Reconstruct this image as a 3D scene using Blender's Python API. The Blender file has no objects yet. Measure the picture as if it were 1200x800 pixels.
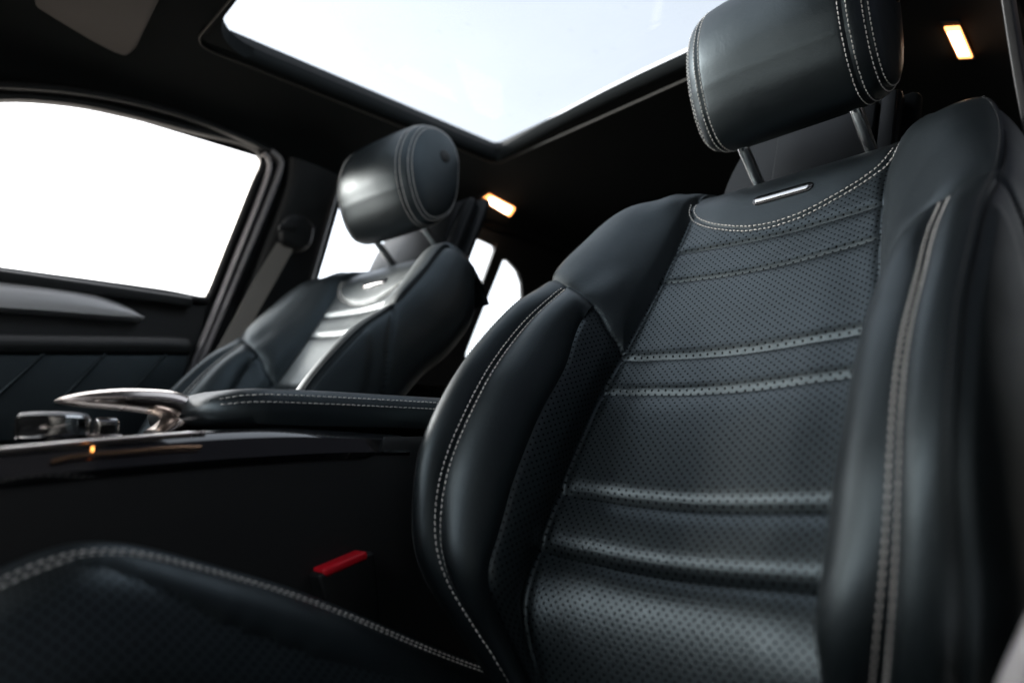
import bpy, bmesh, math, random
import numpy as np
from mathutils import Vector, Matrix

random.seed(7); np.random.seed(7)
scn = bpy.context.scene
COL = scn.collection
rad = math.radians

# ------------------------------------------------------------------ camera
FPX = 780.4                                   # focal length in pixels of a 1200 px wide picture
CAM = np.array([.705, 0, .64])
yaw, pitch, roll = rad(45.1), rad(9.1), rad(-0.76)
F_ = np.array([-math.sin(yaw)*math.cos(pitch), math.cos(yaw)*math.cos(pitch), math.sin(pitch)])
R0 = np.array([math.cos(yaw), math.sin(yaw), 0.0]); U0 = np.cross(R0, F_)
R_ = math.cos(roll)*R0 + math.sin(roll)*U0
U_ = -math.sin(roll)*R0 + math.cos(roll)*U0
cam = bpy.data.cameras.new('camera'); camo = bpy.data.objects.new('camera', cam); COL.objects.link(camo)
cam.sensor_width = 36; cam.lens = FPX/1200*36; cam.clip_start = .01; cam.clip_end = 6000
m = Matrix([[R_[i], U_[i], -F_[i], CAM[i]] for i in range(3)]+[[0, 0, 0, 1]])
camo.matrix_world = m
cam.dof.use_dof = True; cam.dof.focus_distance = .76; cam.dof.aperture_fstop = 2.4
scn.camera = camo

# ------------------------------------------------------------------ light
SUN_EL, SUN_AZ = 22, 241                      # azimuth: compass, 0 = +Y, 90 = +X
world = bpy.data.worlds.new('World'); scn.world = world; world.use_nodes = True
nt = world.node_tree; nt.nodes.clear()
sky = nt.nodes.new('ShaderNodeTexSky'); sky.sky_type = 'NISHITA'; sky.sun_disc = False
sky.sun_elevation = rad(SUN_EL); sky.sun_rotation = rad(SUN_AZ)
sky.air_density = 1.0; sky.dust_density = 4.0; sky.ozone_density = 1.0
hs = nt.nodes.new('ShaderNodeHueSaturation'); hs.inputs['Saturation'].default_value = .30
bg = nt.nodes.new('ShaderNodeBackground'); bg.inputs['Strength'].default_value = .15
wo = nt.nodes.new('ShaderNodeOutputWorld')
nt.links.new(sky.outputs[0], hs.inputs['Color']); gm = nt.nodes.new('ShaderNodeGamma'); gm.inputs['Gamma'].default_value = .55      # hazy, nearly even sky
nt.links.new(hs.outputs[0], gm.inputs[0]); nt.links.new(gm.outputs[0], bg.inputs[0]); nt.links.new(bg.outputs[0], wo.inputs[0])
sl = bpy.data.lights.new('sun', 'SUN'); sl.energy = 1.0; sl.angle = rad(18); sl.color = (1, .93, .84)
so = bpy.data.objects.new('sun', sl); COL.objects.link(so)
sd = Vector((math.sin(rad(SUN_AZ))*math.cos(rad(SUN_EL)), math.cos(rad(SUN_AZ))*math.cos(rad(SUN_EL)), math.sin(rad(SUN_EL))))
so.rotation_euler = sd.to_track_quat('Z', 'Y').to_euler(); so.location = (0, -3, 4)
scn.view_settings.view_transform = 'Standard'; scn.view_settings.look = 'None'
scn.view_settings.gamma = 1; scn.view_settings.use_curve_mapping = False
scn.view_settings.exposure = 3.6

# ------------------------------------------------------------------ pixel helpers (1200x800 picture)
def ray(x, y): return F_ + R_*(x-600)/FPX - U_*(y-400)/FPX
def onplane(x, y, n, p0):
    d = ray(x, y); n = np.array(n, float); return CAM + d*(((np.array(p0)-CAM) @ n)/(d @ n))
def PX(x, y, X): return onplane(x, y, (1, 0, 0), (X, 0, 0))
def PZ(x, y, Z): return onplane(x, y, (0, 0, 1), (0, 0, Z))
SL = .333                                      # lean of the car's side glass
def sx(z): return -.72 + max(0, z-.95)*SL      # inner face of the far side of the car
def PS(x, y, off=0):
    p = onplane(x, y, (1, 0, -SL), (-.72+off, 0, .95))
    return p if p[2] > .95 else PX(x, y, -.72+off)

# ------------------------------------------------------------------ materials
def mat(name, col, rough=.5, metal=0, spec=.5, bump=0, bscale=600, coat=0, vary=0, detail=3, em=None, emstr=0, bdist=.001, noise_type='noise', rvary=0):
    m = bpy.data.materials.new(name); m.use_nodes = True; t = m.node_tree; b = t.nodes['Principled BSDF']
    b.inputs['Base Color'].default_value = (*col, 1); b.inputs['Roughness'].default_value = rough
    b.inputs['Metallic'].default_value = metal; b.inputs['Specular IOR Level'].default_value = spec
    b.inputs['Coat Weight'].default_value = coat
    if em: b.inputs['Emission Color'].default_value = (*em, 1); b.inputs['Emission Strength'].default_value = emstr
    tc = t.nodes.new('ShaderNodeTexCoord')
    if bump:
        n = t.nodes.new('ShaderNodeTexVoronoi' if noise_type == 'voronoi' else 'ShaderNodeTexNoise')
        n.inputs['Scale'].default_value = bscale
        if noise_type == 'noise': n.inputs['Detail'].default_value = detail
        t.links.new(tc.outputs['Object'], n.inputs['Vector'])
        bp = t.nodes.new('ShaderNodeBump'); bp.inputs['Strength'].default_value = bump; bp.inputs['Distance'].default_value = bdist
        t.links.new(n.outputs[0], bp.inputs['Height']); t.links.new(bp.outputs[0], b.inputs['Normal'])
    if vary or rvary:
        n2 = t.nodes.new('ShaderNodeTexNoise'); n2.inputs['Scale'].default_value = 9; n2.inputs['Detail'].default_value = 5
        t.links.new(tc.outputs['Object'], n2.inputs['Vector'])
        if vary:
            mx = t.nodes.new('ShaderNodeMix'); mx.data_type = 'RGBA'
            mx.inputs['A'].default_value = (*[c*(1-vary) for c in col], 1); mx.inputs['B'].default_value = (*[c*(1+vary) for c in col], 1)
            t.links.new(n2.outputs[0], mx.inputs['Factor']); t.links.new(mx.outputs['Result'], b.inputs['Base Color'])
        if rvary:
            mr = t.nodes.new('ShaderNodeMapRange'); mr.inputs['From Min'].default_value = .3; mr.inputs['From Max'].default_value = .7
            mr.inputs['To Min'].default_value = rough-rvary; mr.inputs['To Max'].default_value = rough+rvary
            t.links.new(n2.outputs[0], mr.inputs['Value']); t.links.new(mr.outputs[0], b.inputs['Roughness'])
    return m

LEATHER_COL = (.0045, .0066, .0078)
def leather_mat(name, perf=False, rough=.46):
    m = bpy.data.materials.new(name); m.use_nodes = True; t = m.node_tree; b = t.nodes['Principled BSDF']
    N = t.nodes.new; L = t.links.new
    b.inputs['Base Color'].default_value = (*LEATHER_COL, 1); b.inputs['Specular IOR Level'].default_value = .85; b.inputs['Specular Tint'].default_value = (.75, .92, 1, 1)
    tc = N('ShaderNodeTexCoord')
    vo = N('ShaderNodeTexVoronoi'); vo.inputs['Scale'].default_value = 900; L(tc.outputs['Object'], vo.inputs['Vector'])
    no = N('ShaderNodeTexNoise'); no.inputs['Scale'].default_value = 260; no.inputs['Detail'].default_value = 6; L(tc.outputs['Object'], no.inputs['Vector'])
    wr = N('ShaderNodeTexNoise'); wr.inputs['Scale'].default_value = 22; wr.inputs['Detail'].default_value = 8; wr.inputs['Distortion'].default_value = .6
    L(tc.outputs['Object'], wr.inputs['Vector'])
    a1 = N('ShaderNodeMath'); a1.operation = 'MULTIPLY_ADD'; a1.inputs[1].default_value = .35; L(vo.outputs[0], a1.inputs[0]); L(no.outputs[0], a1.inputs[2])
    a2 = N('ShaderNodeMath'); a2.operation = 'MULTIPLY_ADD'; a2.inputs[1].default_value = 2.2; L(wr.outputs[0], a2.inputs[0]); L(a1.outputs[0], a2.inputs[2])
    bp = N('ShaderNodeBump'); bp.inputs['Strength'].default_value = .32; bp.inputs['Distance'].default_value = .0006
    L(bp.outputs[0], b.inputs['Normal'])
    mr = N('ShaderNodeMapRange'); mr.inputs['From Min'].default_value = .3; mr.inputs['From Max'].default_value = .7
    mr.inputs['To Min'].default_value = rough-.04; mr.inputs['To Max'].default_value = rough+.05
    L(wr.outputs[0], mr.inputs['Value']); L(mr.outputs[0], b.inputs['Roughness'])
    if not perf:
        L(a2.outputs[0], bp.inputs['Height']); return m
    uv = N('ShaderNodeUVMap'); uv.uv_map = 'UVMap'
    nz = N('ShaderNodeTexNoise'); nz.inputs['Scale'].default_value = 38; nz.inputs['Detail'].default_value = 2; L(tc.outputs['Object'], nz.inputs['Vector'])
    wv = N('ShaderNodeVectorMath'); wv.operation = 'MULTIPLY_ADD'; wv.inputs[1].default_value = (.0022, .0022, 0); L(nz.outputs['Color'], wv.inputs[0]); L(uv.outputs[0], wv.inputs[2])
    sc = N('ShaderNodeVectorMath'); sc.operation = 'MULTIPLY'; sp = .0080
    sc.inputs[1].default_value = (1/sp, 1/(sp*1.0), 0); L(wv.outputs[0], sc.inputs[0])
    def lattice(off):
        ad = N('ShaderNodeVectorMath'); ad.operation = 'ADD'; ad.inputs[1].default_value = (off, off, 0); L(sc.outputs[0], ad.inputs[0])
        fr = N('ShaderNodeVectorMath'); fr.operation = 'FRACTION'; L(ad.outputs[0], fr.inputs[0])
        sb = N('ShaderNodeVectorMath'); sb.operation = 'SUBTRACT'; sb.inputs[1].default_value = (.5, .5, 0); L(fr.outputs[0], sb.inputs[0])
        ln = N('ShaderNodeVectorMath'); ln.operation = 'LENGTH'; L(sb.outputs[0], ln.inputs[0]); return ln.outputs['Value']
    l1, l2 = lattice(0), lattice(.5)
    mn = N('ShaderNodeMath'); mn.operation = 'MINIMUM'; L(l1, mn.inputs[0]); L(l2, mn.inputs[1])
    hole = N('ShaderNodeMapRange'); hole.interpolation_type = 'SMOOTHSTEP'
    hole.inputs['From Min'].default_value = .105; hole.inputs['From Max'].default_value = .16
    hole.inputs['To Min'].default_value = 0; hole.inputs['To Max'].default_value = 1; L(mn.outputs[0], hole.inputs['Value'])
    mx = N('ShaderNodeMix'); mx.data_type = 'RGBA'; mx.inputs['A'].default_value = (.0015, .0017, .002, 1); mx.inputs['B'].default_value = (*LEATHER_COL, 1)
    L(hole.outputs[0], mx.inputs['Factor']); L(mx.outputs['Result'], b.inputs['Base Color'])
    ms = N('ShaderNodeMath'); ms.operation = 'MULTIPLY'; ms.inputs[1].default_value = 1.0; L(hole.outputs[0], ms.inputs[0]); L(ms.outputs[0], b.inputs['Specular IOR Level'])
    rim = N('ShaderNodeMapRange'); rim.interpolation_type = 'SMOOTHSTEP'; rim.inputs['From Min'].default_value = .09; rim.inputs['From Max'].default_value = .24
    L(mn.outputs[0], rim.inputs['Value'])
    a3 = N('ShaderNodeMath'); a3.operation = 'MULTIPLY_ADD'; a3.inputs[1].default_value = .55; L(rim.outputs[0], a3.inputs[0]); L(a2.outputs[0], a3.inputs[2])
    L(a3.outputs[0], bp.inputs['Height'])
    return m

M = {}
M['leather'] = leather_mat('black_leather')
M['perf'] = leather_mat('perforated_black_leather', True, .39)
M['thread'] = mat('pale_thread', (.80, .79, .76), .7, bump=.4, bscale=2500)
M['dthread'] = mat('dark_thread', (.05, .055, .06), .7)
M['chrome'] = mat('chrome', (.86, .85, .84), .13, 1, rvary=.02)
M['gloss'] = mat('gloss_black_trim', (.006, .006, .007), .07, 0, .5, coat=.6, rvary=.02)
M['plastic'] = mat('black_plastic', (.008, .0095, .0102), .55, bump=.3, bscale=900, vary=.2, bdist=.0004)
M['shell'] = mat('seat_back_plastic', (.014, .015, .016), .5, bump=.25, bscale=900, bdist=.0004)
M['headliner'] = mat('black_headliner_fabric', (.008, .010, .0102), .95, spec=.15, bump=.5, bscale=700, vary=.25, bdist=.0006)
M['silver'] = mat('brushed_silver_trim', (.62, .62, .63), .45, .25, bump=.15, bscale=300, rvary=.05, bdist=.0002)
M['satin'] = mat('satin_metal', (.86, .77, .72), .27, 1, rvary=.04)
M['rubber'] = mat('rubber_seal', (.02, .021, .022), .38, bump=.1, bscale=500, rvary=.05)
M['belt'] = mat('taupe_webbing', (.30, .28, .25), .75, bump=.6, bscale=900, vary=.1, bdist=.0004)
M['visor'] = mat('taupe_visor_fabric', (.12, .108, .10), .85, spec=.2, bump=.4, bscale=800, vary=.12, bdist=.0005)
M['red'] = mat('red_buckle_plastic', (.80, .008, .025), .35, rvary=.05)
M['lamp'] = mat('lit_lamp_lens', (.8, .6, .4), .4, em=(1, .33, .09), emstr=.55)
M['lampw'] = mat('lit_lamp_core', (.8, .7, .6), .4, em=(1, .78, .58), emstr=2.2)
M['lampo'] = mat('small_orange_light', (.6, .3, .1), .4, em=(1, .35, .08), emstr=.5)
M['gold'] = mat('aged_gold_seal', (.03, .026, .018), .5)
M['litseal'] = mat('lit_rubber_seal', (.36, .34, .34), .30, rvary=.05)  # window sheen on the pillar seals painted in as pale grey
M['screen'] = mat('monitor_back_plastic', (.005, .0065, .0075), .5, spec=.2, bump=.05, bscale=700, rvary=.04)
M['paint'] = mat('light_grey_car_paint', (.42, .42, .44), .35, .2, coat=.5, vary=.05)
M['carpet'] = mat('black_carpet', (.012, .012, .012), .95, spec=.1, bump=.8, bscale=500)
M['concrete'] = mat('pale_concrete_ground', (.40, .37, .33), .85, bump=.3, bscale=8, vary=.12)
M['copper'] = mat('copper_edge_line', (.62, .36, .22), .25, 1, rvary=.03)

def glass_mat(name, tint, specks=False):
    m = bpy.data.materials.new(name); m.use_nodes = True; t = m.node_tree; t.nodes.clear(); N = t.nodes.new; L = t.links.new
    o = N('ShaderNodeOutputMaterial'); tr = N('ShaderNodeBsdfTransparent'); gl = N('ShaderNodeBsdfGlossy'); gl.inputs['Roughness'].default_value = .02
    tr.inputs[0].default_value = (*tint, 1)
    ge = N('ShaderNodeNewGeometry'); dt = N('ShaderNodeVectorMath'); dt.operation = 'DOT_PRODUCT'; L(ge.outputs['Normal'], dt.inputs[0]); L(ge.outputs['Incoming'], dt.inputs[1])
    ab = N('ShaderNodeMath'); ab.operation = 'ABSOLUTE'; L(dt.outputs['Value'], ab.inputs[0])
    on = N('ShaderNodeMath'); on.operation = 'SUBTRACT'; on.inputs[0].default_value = 1; L(ab.outputs[0], on.inputs[1])
    pw = N('ShaderNodeMath'); pw.operation = 'POWER'; pw.inputs[1].default_value = 5; L(on.outputs[0], pw.inputs[0])
    fr = N('ShaderNodeMath'); fr.operation = 'MULTIPLY_ADD'; fr.inputs[1].default_value = .9; fr.inputs[2].default_value = .035; L(pw.outputs[0], fr.inputs[0])
    mx = N('ShaderNodeMixShader'); L(fr.outputs[0], mx.inputs[0]); L(tr.outputs[0], mx.inputs[1]); L(gl.outputs[0], mx.inputs[2])
    if specks:
        tc = N('ShaderNodeTexCoord'); mp = N('ShaderNodeMapping'); mp.inputs['Scale'].default_value = (1, .55, 1); L(tc.outputs['Object'], mp.inputs[0])
        vo = N('ShaderNodeTexVoronoi'); vo.inputs['Scale'].default_value = 26; L(mp.outputs[0], vo.inputs['Vector'])
        rm = N('ShaderNodeMapRange'); rm.interpolation_type = 'SMOOTHSTEP'; rm.inputs['From Min'].default_value = .03; rm.inputs['From Max'].default_value = .16
        L(vo.outputs['Distance'], rm.inputs['Value'])
        wn = N('ShaderNodeTexNoise'); wn.inputs['Scale'].default_value = 5; wn.inputs['Detail'].default_value = 6; L(tc.outputs['Object'], wn.inputs['Vector'])
        ad = N('ShaderNodeMath'); ad.operation = 'MULTIPLY_ADD'; ad.inputs[1].default_value = .05; L(rm.outputs[0], ad.inputs[0])
        ml = N('ShaderNodeMath'); ml.operation = 'MULTIPLY_ADD'; ml.inputs[1].default_value = .12; ml.inputs[2].default_value = .86; L(wn.outputs[0], ml.inputs[0]); L(ml.outputs[0], ad.inputs[2])
        mc = N('ShaderNodeMix'); mc.data_type = 'RGBA'; mc.inputs['A'].default_value = (0, 0, 0, 1); mc.inputs['B'].default_value = (*tint, 1)
        L(ad.outputs[0], mc.inputs['Factor']); L(mc.outputs['Result'], tr.inputs[0])
    L(mx.outputs[0], o.inputs[0]); return m
M['glass'] = glass_mat('clear_side_glass', (.93, .93, .94))
M['roofglass'] = glass_mat('tinted_roof_glass', (.33, .355, .38), True)
M['blockglass'] = glass_mat('light_blocking_glass', (.03, .03, .035))  # near-opaque tint, added to keep light out on the near side
M['rearglass'] = glass_mat('tinted_rear_glass', (.72, .77, .83))

# ------------------------------------------------------------------ object helpers
def thing(name, label, cat, loc=(0, 0, 0), group=None):
    o = bpy.data.objects.new(name, None); COL.objects.link(o); o.location = loc; o.empty_display_size = .05
    o['label'] = label; o['category'] = cat
    if group: o['group'] = group
    return o
def tag(o, label, cat, group=None):
    o['label'] = label; o['category'] = cat
    if group: o['group'] = group
    return o
def world_loc(o):
    v = Vector((0, 0, 0))
    while o: v += o.location; o = o.parent
    return v
def mesh(name, verts, faces, m, parent=None, smooth=True, bevel=0, seg=2, loc=None, kind=None, sharp=35, subsurf=0):
    """verts in WORLD coordinates; stored relative to the object's own origin"""
    o_loc = Vector(loc) if loc is not None else (world_loc(parent) if parent else Vector((0, 0, 0)))
    vv = np.asarray(verts, float) - np.array(o_loc)
    me = bpy.data.meshes.new(name); me.from_pydata(vv.tolist(), [], [list(map(int, f)) for f in faces]); me.update()
    me.materials.append(m)
    if smooth: me.shade_smooth()
    o = bpy.data.objects.new(name, me); COL.objects.link(o)
    if parent: o.parent = parent; o.location = o_loc - world_loc(parent)
    else: o.location = o_loc
    if kind: o['kind'] = kind
    bm = bmesh.new(); bm.from_mesh(me); bmesh.ops.recalc_face_normals(bm, faces=bm.faces); bm.to_mesh(me); bm.free()
    if bevel:
        bv = o.modifiers.new('bevel', 'BEVEL'); bv.width = bevel; bv.segments = seg; bv.limit_method = 'ANGLE'; bv.angle_limit = rad(30); bv.harden_normals = False
    if subsurf:
        ss = o.modifiers.new('subdivision', 'SUBSURF'); ss.levels = subsurf; ss.render_levels = subsurf
    if smooth and not subsurf: me.set_sharp_from_angle(angle=rad(sharp)) if not bevel else None
    return o
def prism(name, pts, ext, m, parent=None, bevel=.003, **k):
    pts = [np.array(p, float) for p in pts]; ext = np.array(ext, float); n = len(pts)
    v = pts + [p+ext for p in pts]
    f = [list(range(n)), list(range(2*n-1, n-1, -1))] + [[i, (i+1) % n, n+(i+1) % n, n+i] for i in range(n)]
    return mesh(name, v, f, m, parent, bevel=bevel, **k)
def spline(P, n):
    """Catmull-Rom through P (list of points), n samples per span"""
    P = np.array(P, float); Q = np.vstack([2*P[0]-P[1], P, 2*P[-1]-P[-2]]); out = []
    for i in range(1, len(Q)-2):
        for t in np.linspace(0, 1, n, endpoint=False):
            a, b, c, d = Q[i-1], Q[i], Q[i+1], Q[i+2]
            out.append(.5*((2*b)+(c-a)*t+(2*a-5*b+4*c-d)*t*t+(3*b-a-3*c+d)*t**3))
    out.append(P[-1]); return np.array(out)
def sweep(name, path, prof, m, parent=None, up=(0, 0, 1), closed_prof=True, caps=True, scale=None, **k):
    """prof = list of (a,b): a along side vector, b along up-ish vector"""
    path = np.array(path, float); n = len(path); up = np.array(up, float)
    V = []; q = len(prof)
    for i in range(n):
        t = path[min(i+1, n-1)]-path[max(i-1, 0)]; t /= np.linalg.norm(t)
        s = np.cross(t, up); s /= np.linalg.norm(s); w = np.cross(s, t)
        sc = 1 if scale is None else scale[i]
        for a, b in prof: V.append(path[i]+(s*a+w*b)*sc)
    F = []
    for i in range(n-1):
        for j in range(q if closed_prof else q-1):
            F.append([i*q+j, i*q+(j+1) % q, (i+1)*q+(j+1) % q, (i+1)*q+j])
    if caps and closed_prof: F.append(list(range(q))); F.append(list(range((n-1)*q, n*q))[::-1])
    return mesh(name, V, F, m, parent, **k)
def circ(r, n=10, ry=None): return [(r*math.cos(2*math.pi*i/n), (ry or r)*math.sin(2*math.pi*i/n)) for i in range(n)]
def gridfaces(nr, nc, closed=False):
    f = []
    for i in range(nr-1):
        for j in range(nc if closed else nc-1):
            f.append([i*nc+j, i*nc+(j+1) % nc, (i+1)*nc+(j+1) % nc, (i+1)*nc+j])
    return f
def natspline(x, Y, xq):
    """natural cubic spline, Y [n,...]"""
    x = np.array(x, float); Y = np.array(Y, float); n = len(x); h = np.diff(x)
    A = np.zeros((n, n)); B = np.zeros_like(Y); A[0, 0] = A[-1, -1] = 1
    for i in range(1, n-1):
        A[i, i-1] = h[i-1]; A[i, i] = 2*(h[i-1]+h[i]); A[i, i+1] = h[i]
        B[i] = 3*((Y[i+1]-Y[i])/h[i]-(Y[i]-Y[i-1])/h[i-1])
    c = np.linalg.solve(A, B.reshape(n, -1)).reshape(Y.shape)
    k = np.clip(np.searchsorted(x, xq)-1, 0, n-2); d = (xq-x[k]); sh = (-1,)+(1,)*(Y.ndim-1)
    d = d.reshape(sh); hk = h[k].reshape(sh)
    b = (Y[k+1]-Y[k])/hk-hk*(2*c[k]+c[k+1])/3
    return Y[k]+b*d+c[k]*d*d+(c[k+1]-c[k])/(3*hk)*d**3
def stitches(name, paths, nrms, m, parent, length=.0042, gap=.0016, r=.00072, loc=None):
    """paths: list of (points[n,3], normals[n,3]); a short fat thread lies along each step"""
    V = []; Fc = []
    for path, nr in zip(paths, nrms):
        s = np.r_[0, np.cumsum(np.linalg.norm(np.diff(path, axis=0), axis=1))]; L = s[-1]; pos = 0
        def at(q, A): return np.array([np.interp(q, s, A[:, i]) for i in range(3)])
        base_len = length
        while pos+base_len*1.1 < L:
            length = base_len*random.uniform(.88, 1.08)
            a, b, c = at(pos, path), at(pos+length, path), at(pos+length/2, path); n = at(pos+length/2, nr); n /= np.linalg.norm(n)+1e-9
            d = b-a; d /= np.linalg.norm(d)+1e-9; w = np.cross(d, n); j_ = w*random.uniform(-.00022, .00022); a = a+j_; b = b-j_; base = len(V)
            rings = [(a-n*r*.3, .55), (a+d*length*.2+n*r*.55, 1), (b-d*length*.2+n*r*.55, 1), (b-n*r*.3, .55)]
            for p, k in rings:
                for q in range(6):
                    an = q*math.pi/3; V.append(p+(w*math.cos(an)+n*math.sin(an))*r*k)
            for i in range(3):
                for q in range(6): Fc.append([base+i*6+q, base+i*6+(q+1) % 6, base+(i+1)*6+(q+1) % 6, base+(i+1)*6+q])
            Fc.append([base+q for q in range(6)][::-1]); Fc.append([base+18+q for q in range(6)])
            pos += length+gap
        length = base_len
    return mesh(name, V, Fc, m, parent, kind='stuff', loc=loc, sharp=180)

# ------------------------------------------------------------------ the setting
g = mesh('ground', [(-400, -400, -.45), (400, -400, -.45), (400, 400, -.45), (-400, 400, -.45)], [[0, 1, 2, 3]], M['concrete']); g['kind'] = 'structure'

HOLE = (-.408, .408, .372, 1.068)               # sunroof opening: x0 x1 y0 y1
def zh(x, y):
    a = abs(x); z = 1.372-.02*(a/.4)**2
    if a > .40: z -= .55*(a-.40)**2+ .9*max(0, a-.54)**2*6
    if y > 1.1: z -= .05*(y-1.1)**1.5
    if y < .25: z -= .10*(.25-y)
    return z
def build_headliner():
    xs = sorted(set(np.round(np.r_[np.linspace(-.62, .62, 63), HOLE[0], HOLE[1]], 4))); ys = sorted(set(np.round(np.r_[np.linspace(-.50, 2.3, 86), HOLE[2], HOLE[3]], 4)))  # unseen front stretch added past the windshield header to block light
    V = [(x, y, zh(x, y)) for y in ys for x in xs]; Fc = []; nc = len(xs); rim = []
    for i in range(len(ys)-1):
        for j in range(nc-1):
            cx, cy = (xs[j]+xs[j+1])/2, (ys[i]+ys[i+1])/2
            if HOLE[0] < cx < HOLE[1] and HOLE[2] < cy < HOLE[3]: continue
            Fc.append([i*nc+j, i*nc+j+1, (i+1)*nc+j+1, (i+1)*nc+j])
    o = mesh('headliner', V, Fc, M['headliner'], kind='structure'); o['label'] = 'black fabric roof lining around the sunroof'
    sol = o.modifiers.new('thickness', 'SOLIDIFY'); sol.thickness = .028; sol.offset = 0
    return o
head = build_headliner()
# lip of the sunroof opening: rounded-corner ring, and the glass above
def rrect(x0, x1, y0, y1, r, n=7):
    out = []
    for cx, cy, a0 in ((x1-r, y1-r, 0), (x0+r, y1-r, 90), (x0+r, y0+r, 180), (x1-r, y0+r, 270)):
        for i in range(n): a = rad(a0+90*i/(n-1)); out.append((cx+r*math.cos(a), cy+r*math.sin(a)))
    return out
roofz = lambda x, y: zh(x, y)
def ring(name, o1, o2, z1, z2, m, parent):
    n = len(o1); V = [(x, y, zh(x, y)+z1) for x, y in o1]+[(x, y, zh(x, y)+z1) for x, y in o2]+[(x, y, zh(x, y)+z2) for x, y in o2]+[(x, y, zh(x, y)+z2) for x, y in o1]
    Fc = []
    for i in range(n):
        k = (i+1) % n
        for a, b in ((0, n), (n, 2*n), (2*n, 3*n), (3*n, 0)): Fc.append([a+i, a+k, b+k, b+i])
    return mesh(name, V, Fc, m, parent, bevel=.002)
sr = thing('sunroof', 'large tinted glass sunroof panel above the front seats', 'sunroof', (0, .71, 1.37))
hx0, hx1, hy0, hy1 = HOLE
fr_ = ring('roof_frame', rrect(hx0-.006, hx1+.006, hy0-.006, hy1+.006, .02), rrect(hx0-.05, hx1+.05, hy0-.05, hy1+.05, .05), .0145, .034, M['plastic'], sr)
ring('edge_seal', rrect(hx0-.0125, hx1+.0125, hy0-.0125, hy1+.0125, .03), rrect(hx0-.0150, hx1+.0150, hy0-.0150, hy1+.0150, .032), -.0185, -.0135, M['gold'], sr)
# corner fillets of the lining so that the opening has round corners
def fillet(cx, cy, sx_, sy_, r=.055):
    pts = [(cx, cy)]+[(cx+sx_*(r-r*math.sin(a)), cy+sy_*(r-r*math.cos(a))) for a in np.linspace(0, math.pi/2, 8)]
    return prism('corner_fillet', [(x, y, zh(x, y)-.0137) for x, y in pts], (0, 0, .0274), M['headliner'], sr, bevel=0, smooth=False)
for cx, sx_ in ((hx0, 1), (hx1, -1)): fillet(cx, hy0, sx_, 1, .085); fillet(cx, hy1, sx_, -1, .012)
xs = np.linspace(hx0-.03, hx1+.03, 9); ys = np.linspace(hy0-.03, hy1+.03, 9)
gv = [(x, y, zh(x, y)+.040) for y in ys for x in xs]
mesh('glass_pane', gv, gridfaces(9, 9), M['roofglass'], sr)

# ---- far side of the car: trim wall with the window openings
def S3(y, z, off=0): return np.array([sx(z)+off, y, z])
def px2(L, off=0): return [PS(x, y, off) for x, y in L]
WIN = px2([(297, 177), (302, 186), (301, 200), (290, 225), (265, 287), (245, 337), (240, 347), (234, 353), (190, 345), (100, 333), (0, 320)])
WIN = [tuple(p[1:]) for p in WIN]+[(.0, .953), (-.10, .953), (.03, 1.10), (.105, 1.20)]+[tuple(p[1:]) for p in px2([(0, 118), (80, 123), (150, 137), (220, 155), (275, 168)])]  # unseen front edge set rearward to keep sun off the driver seat
RWIN = [tuple(p[1:]) for p in px2([(352, 372), (370, 327), (400, 225), (404, 217), (409, 214), (480, 243), (570, 286), (577, 289), (577, 295), (548, 372), (544, 378)])]
QWIN = [tuple(p[1:]) for p in px2([(588, 303), (594, 307), (604, 318), (609, 332), (611, 380), (608, 430), (545, 420), (545, 410)])]
def fill2d(name, outer, holes, m, parent, off, thick, kind=None):
    bm = bmesh.new()
    for loop in [outer]+holes:
        vs = [bm.verts.new((0, y, z)) for y, z in loop]
        for i in range(len(vs)): bm.edges.new((vs[i], vs[(i+1) % len(vs)]))
    bmesh.ops.triangle_fill(bm, use_beauty=True, use_dissolve=False, edges=bm.edges[:])
    for v in bm.verts: v.co.x = sx(v.co.z)+off
    bm.verts.index_update()
    V = [tuple(v.co) for v in bm.verts]; Fc = [[v.index for v in f.verts] for f in bm.faces]; bm.free()
    o = mesh(name, V, Fc, m, parent, smooth=False, kind=kind)
    so_ = o.modifiers.new('thickness', 'SOLIDIFY'); so_.thickness = thick; so_.offset = 0
    return o
top = [(-.6, .82), (2.3, .82), (2.3, 1.345), (-.6, 1.345)]
fill2d('side_trim', top, [WIN, RWIN, QWIN], M['plastic'], None, 0, .010, 'structure')
prism('side_shelf', [(-.775, -.6, .812), (-.711, -.6, .812), (-.711, 2.3, .812), (-.775, 2.3, .812)], (0, 0, .014), M['plastic'], None, bevel=0)['kind'] = 'structure'
prism('lower_side_trim', [(-.80, -.6, .05), (-.80, 2.3, .05), (-.80, 2.3, .822), (-.80, -.6, .822)], (.03, 0, 0), M['plastic'], None)['kind'] = 'structure'

def outline(L, off, close=True, n=4):
    P = [S3(y, z, off) for y, z in L]
    if close: P = P+[P[0]]
    return spline(P, n)
def pane(name, L, m, parent, off=-.007):
    P = [S3(y, z, off) for y, z in L]; return mesh(name, P, [list(range(len(P)))], m, parent, smooth=False)
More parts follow.
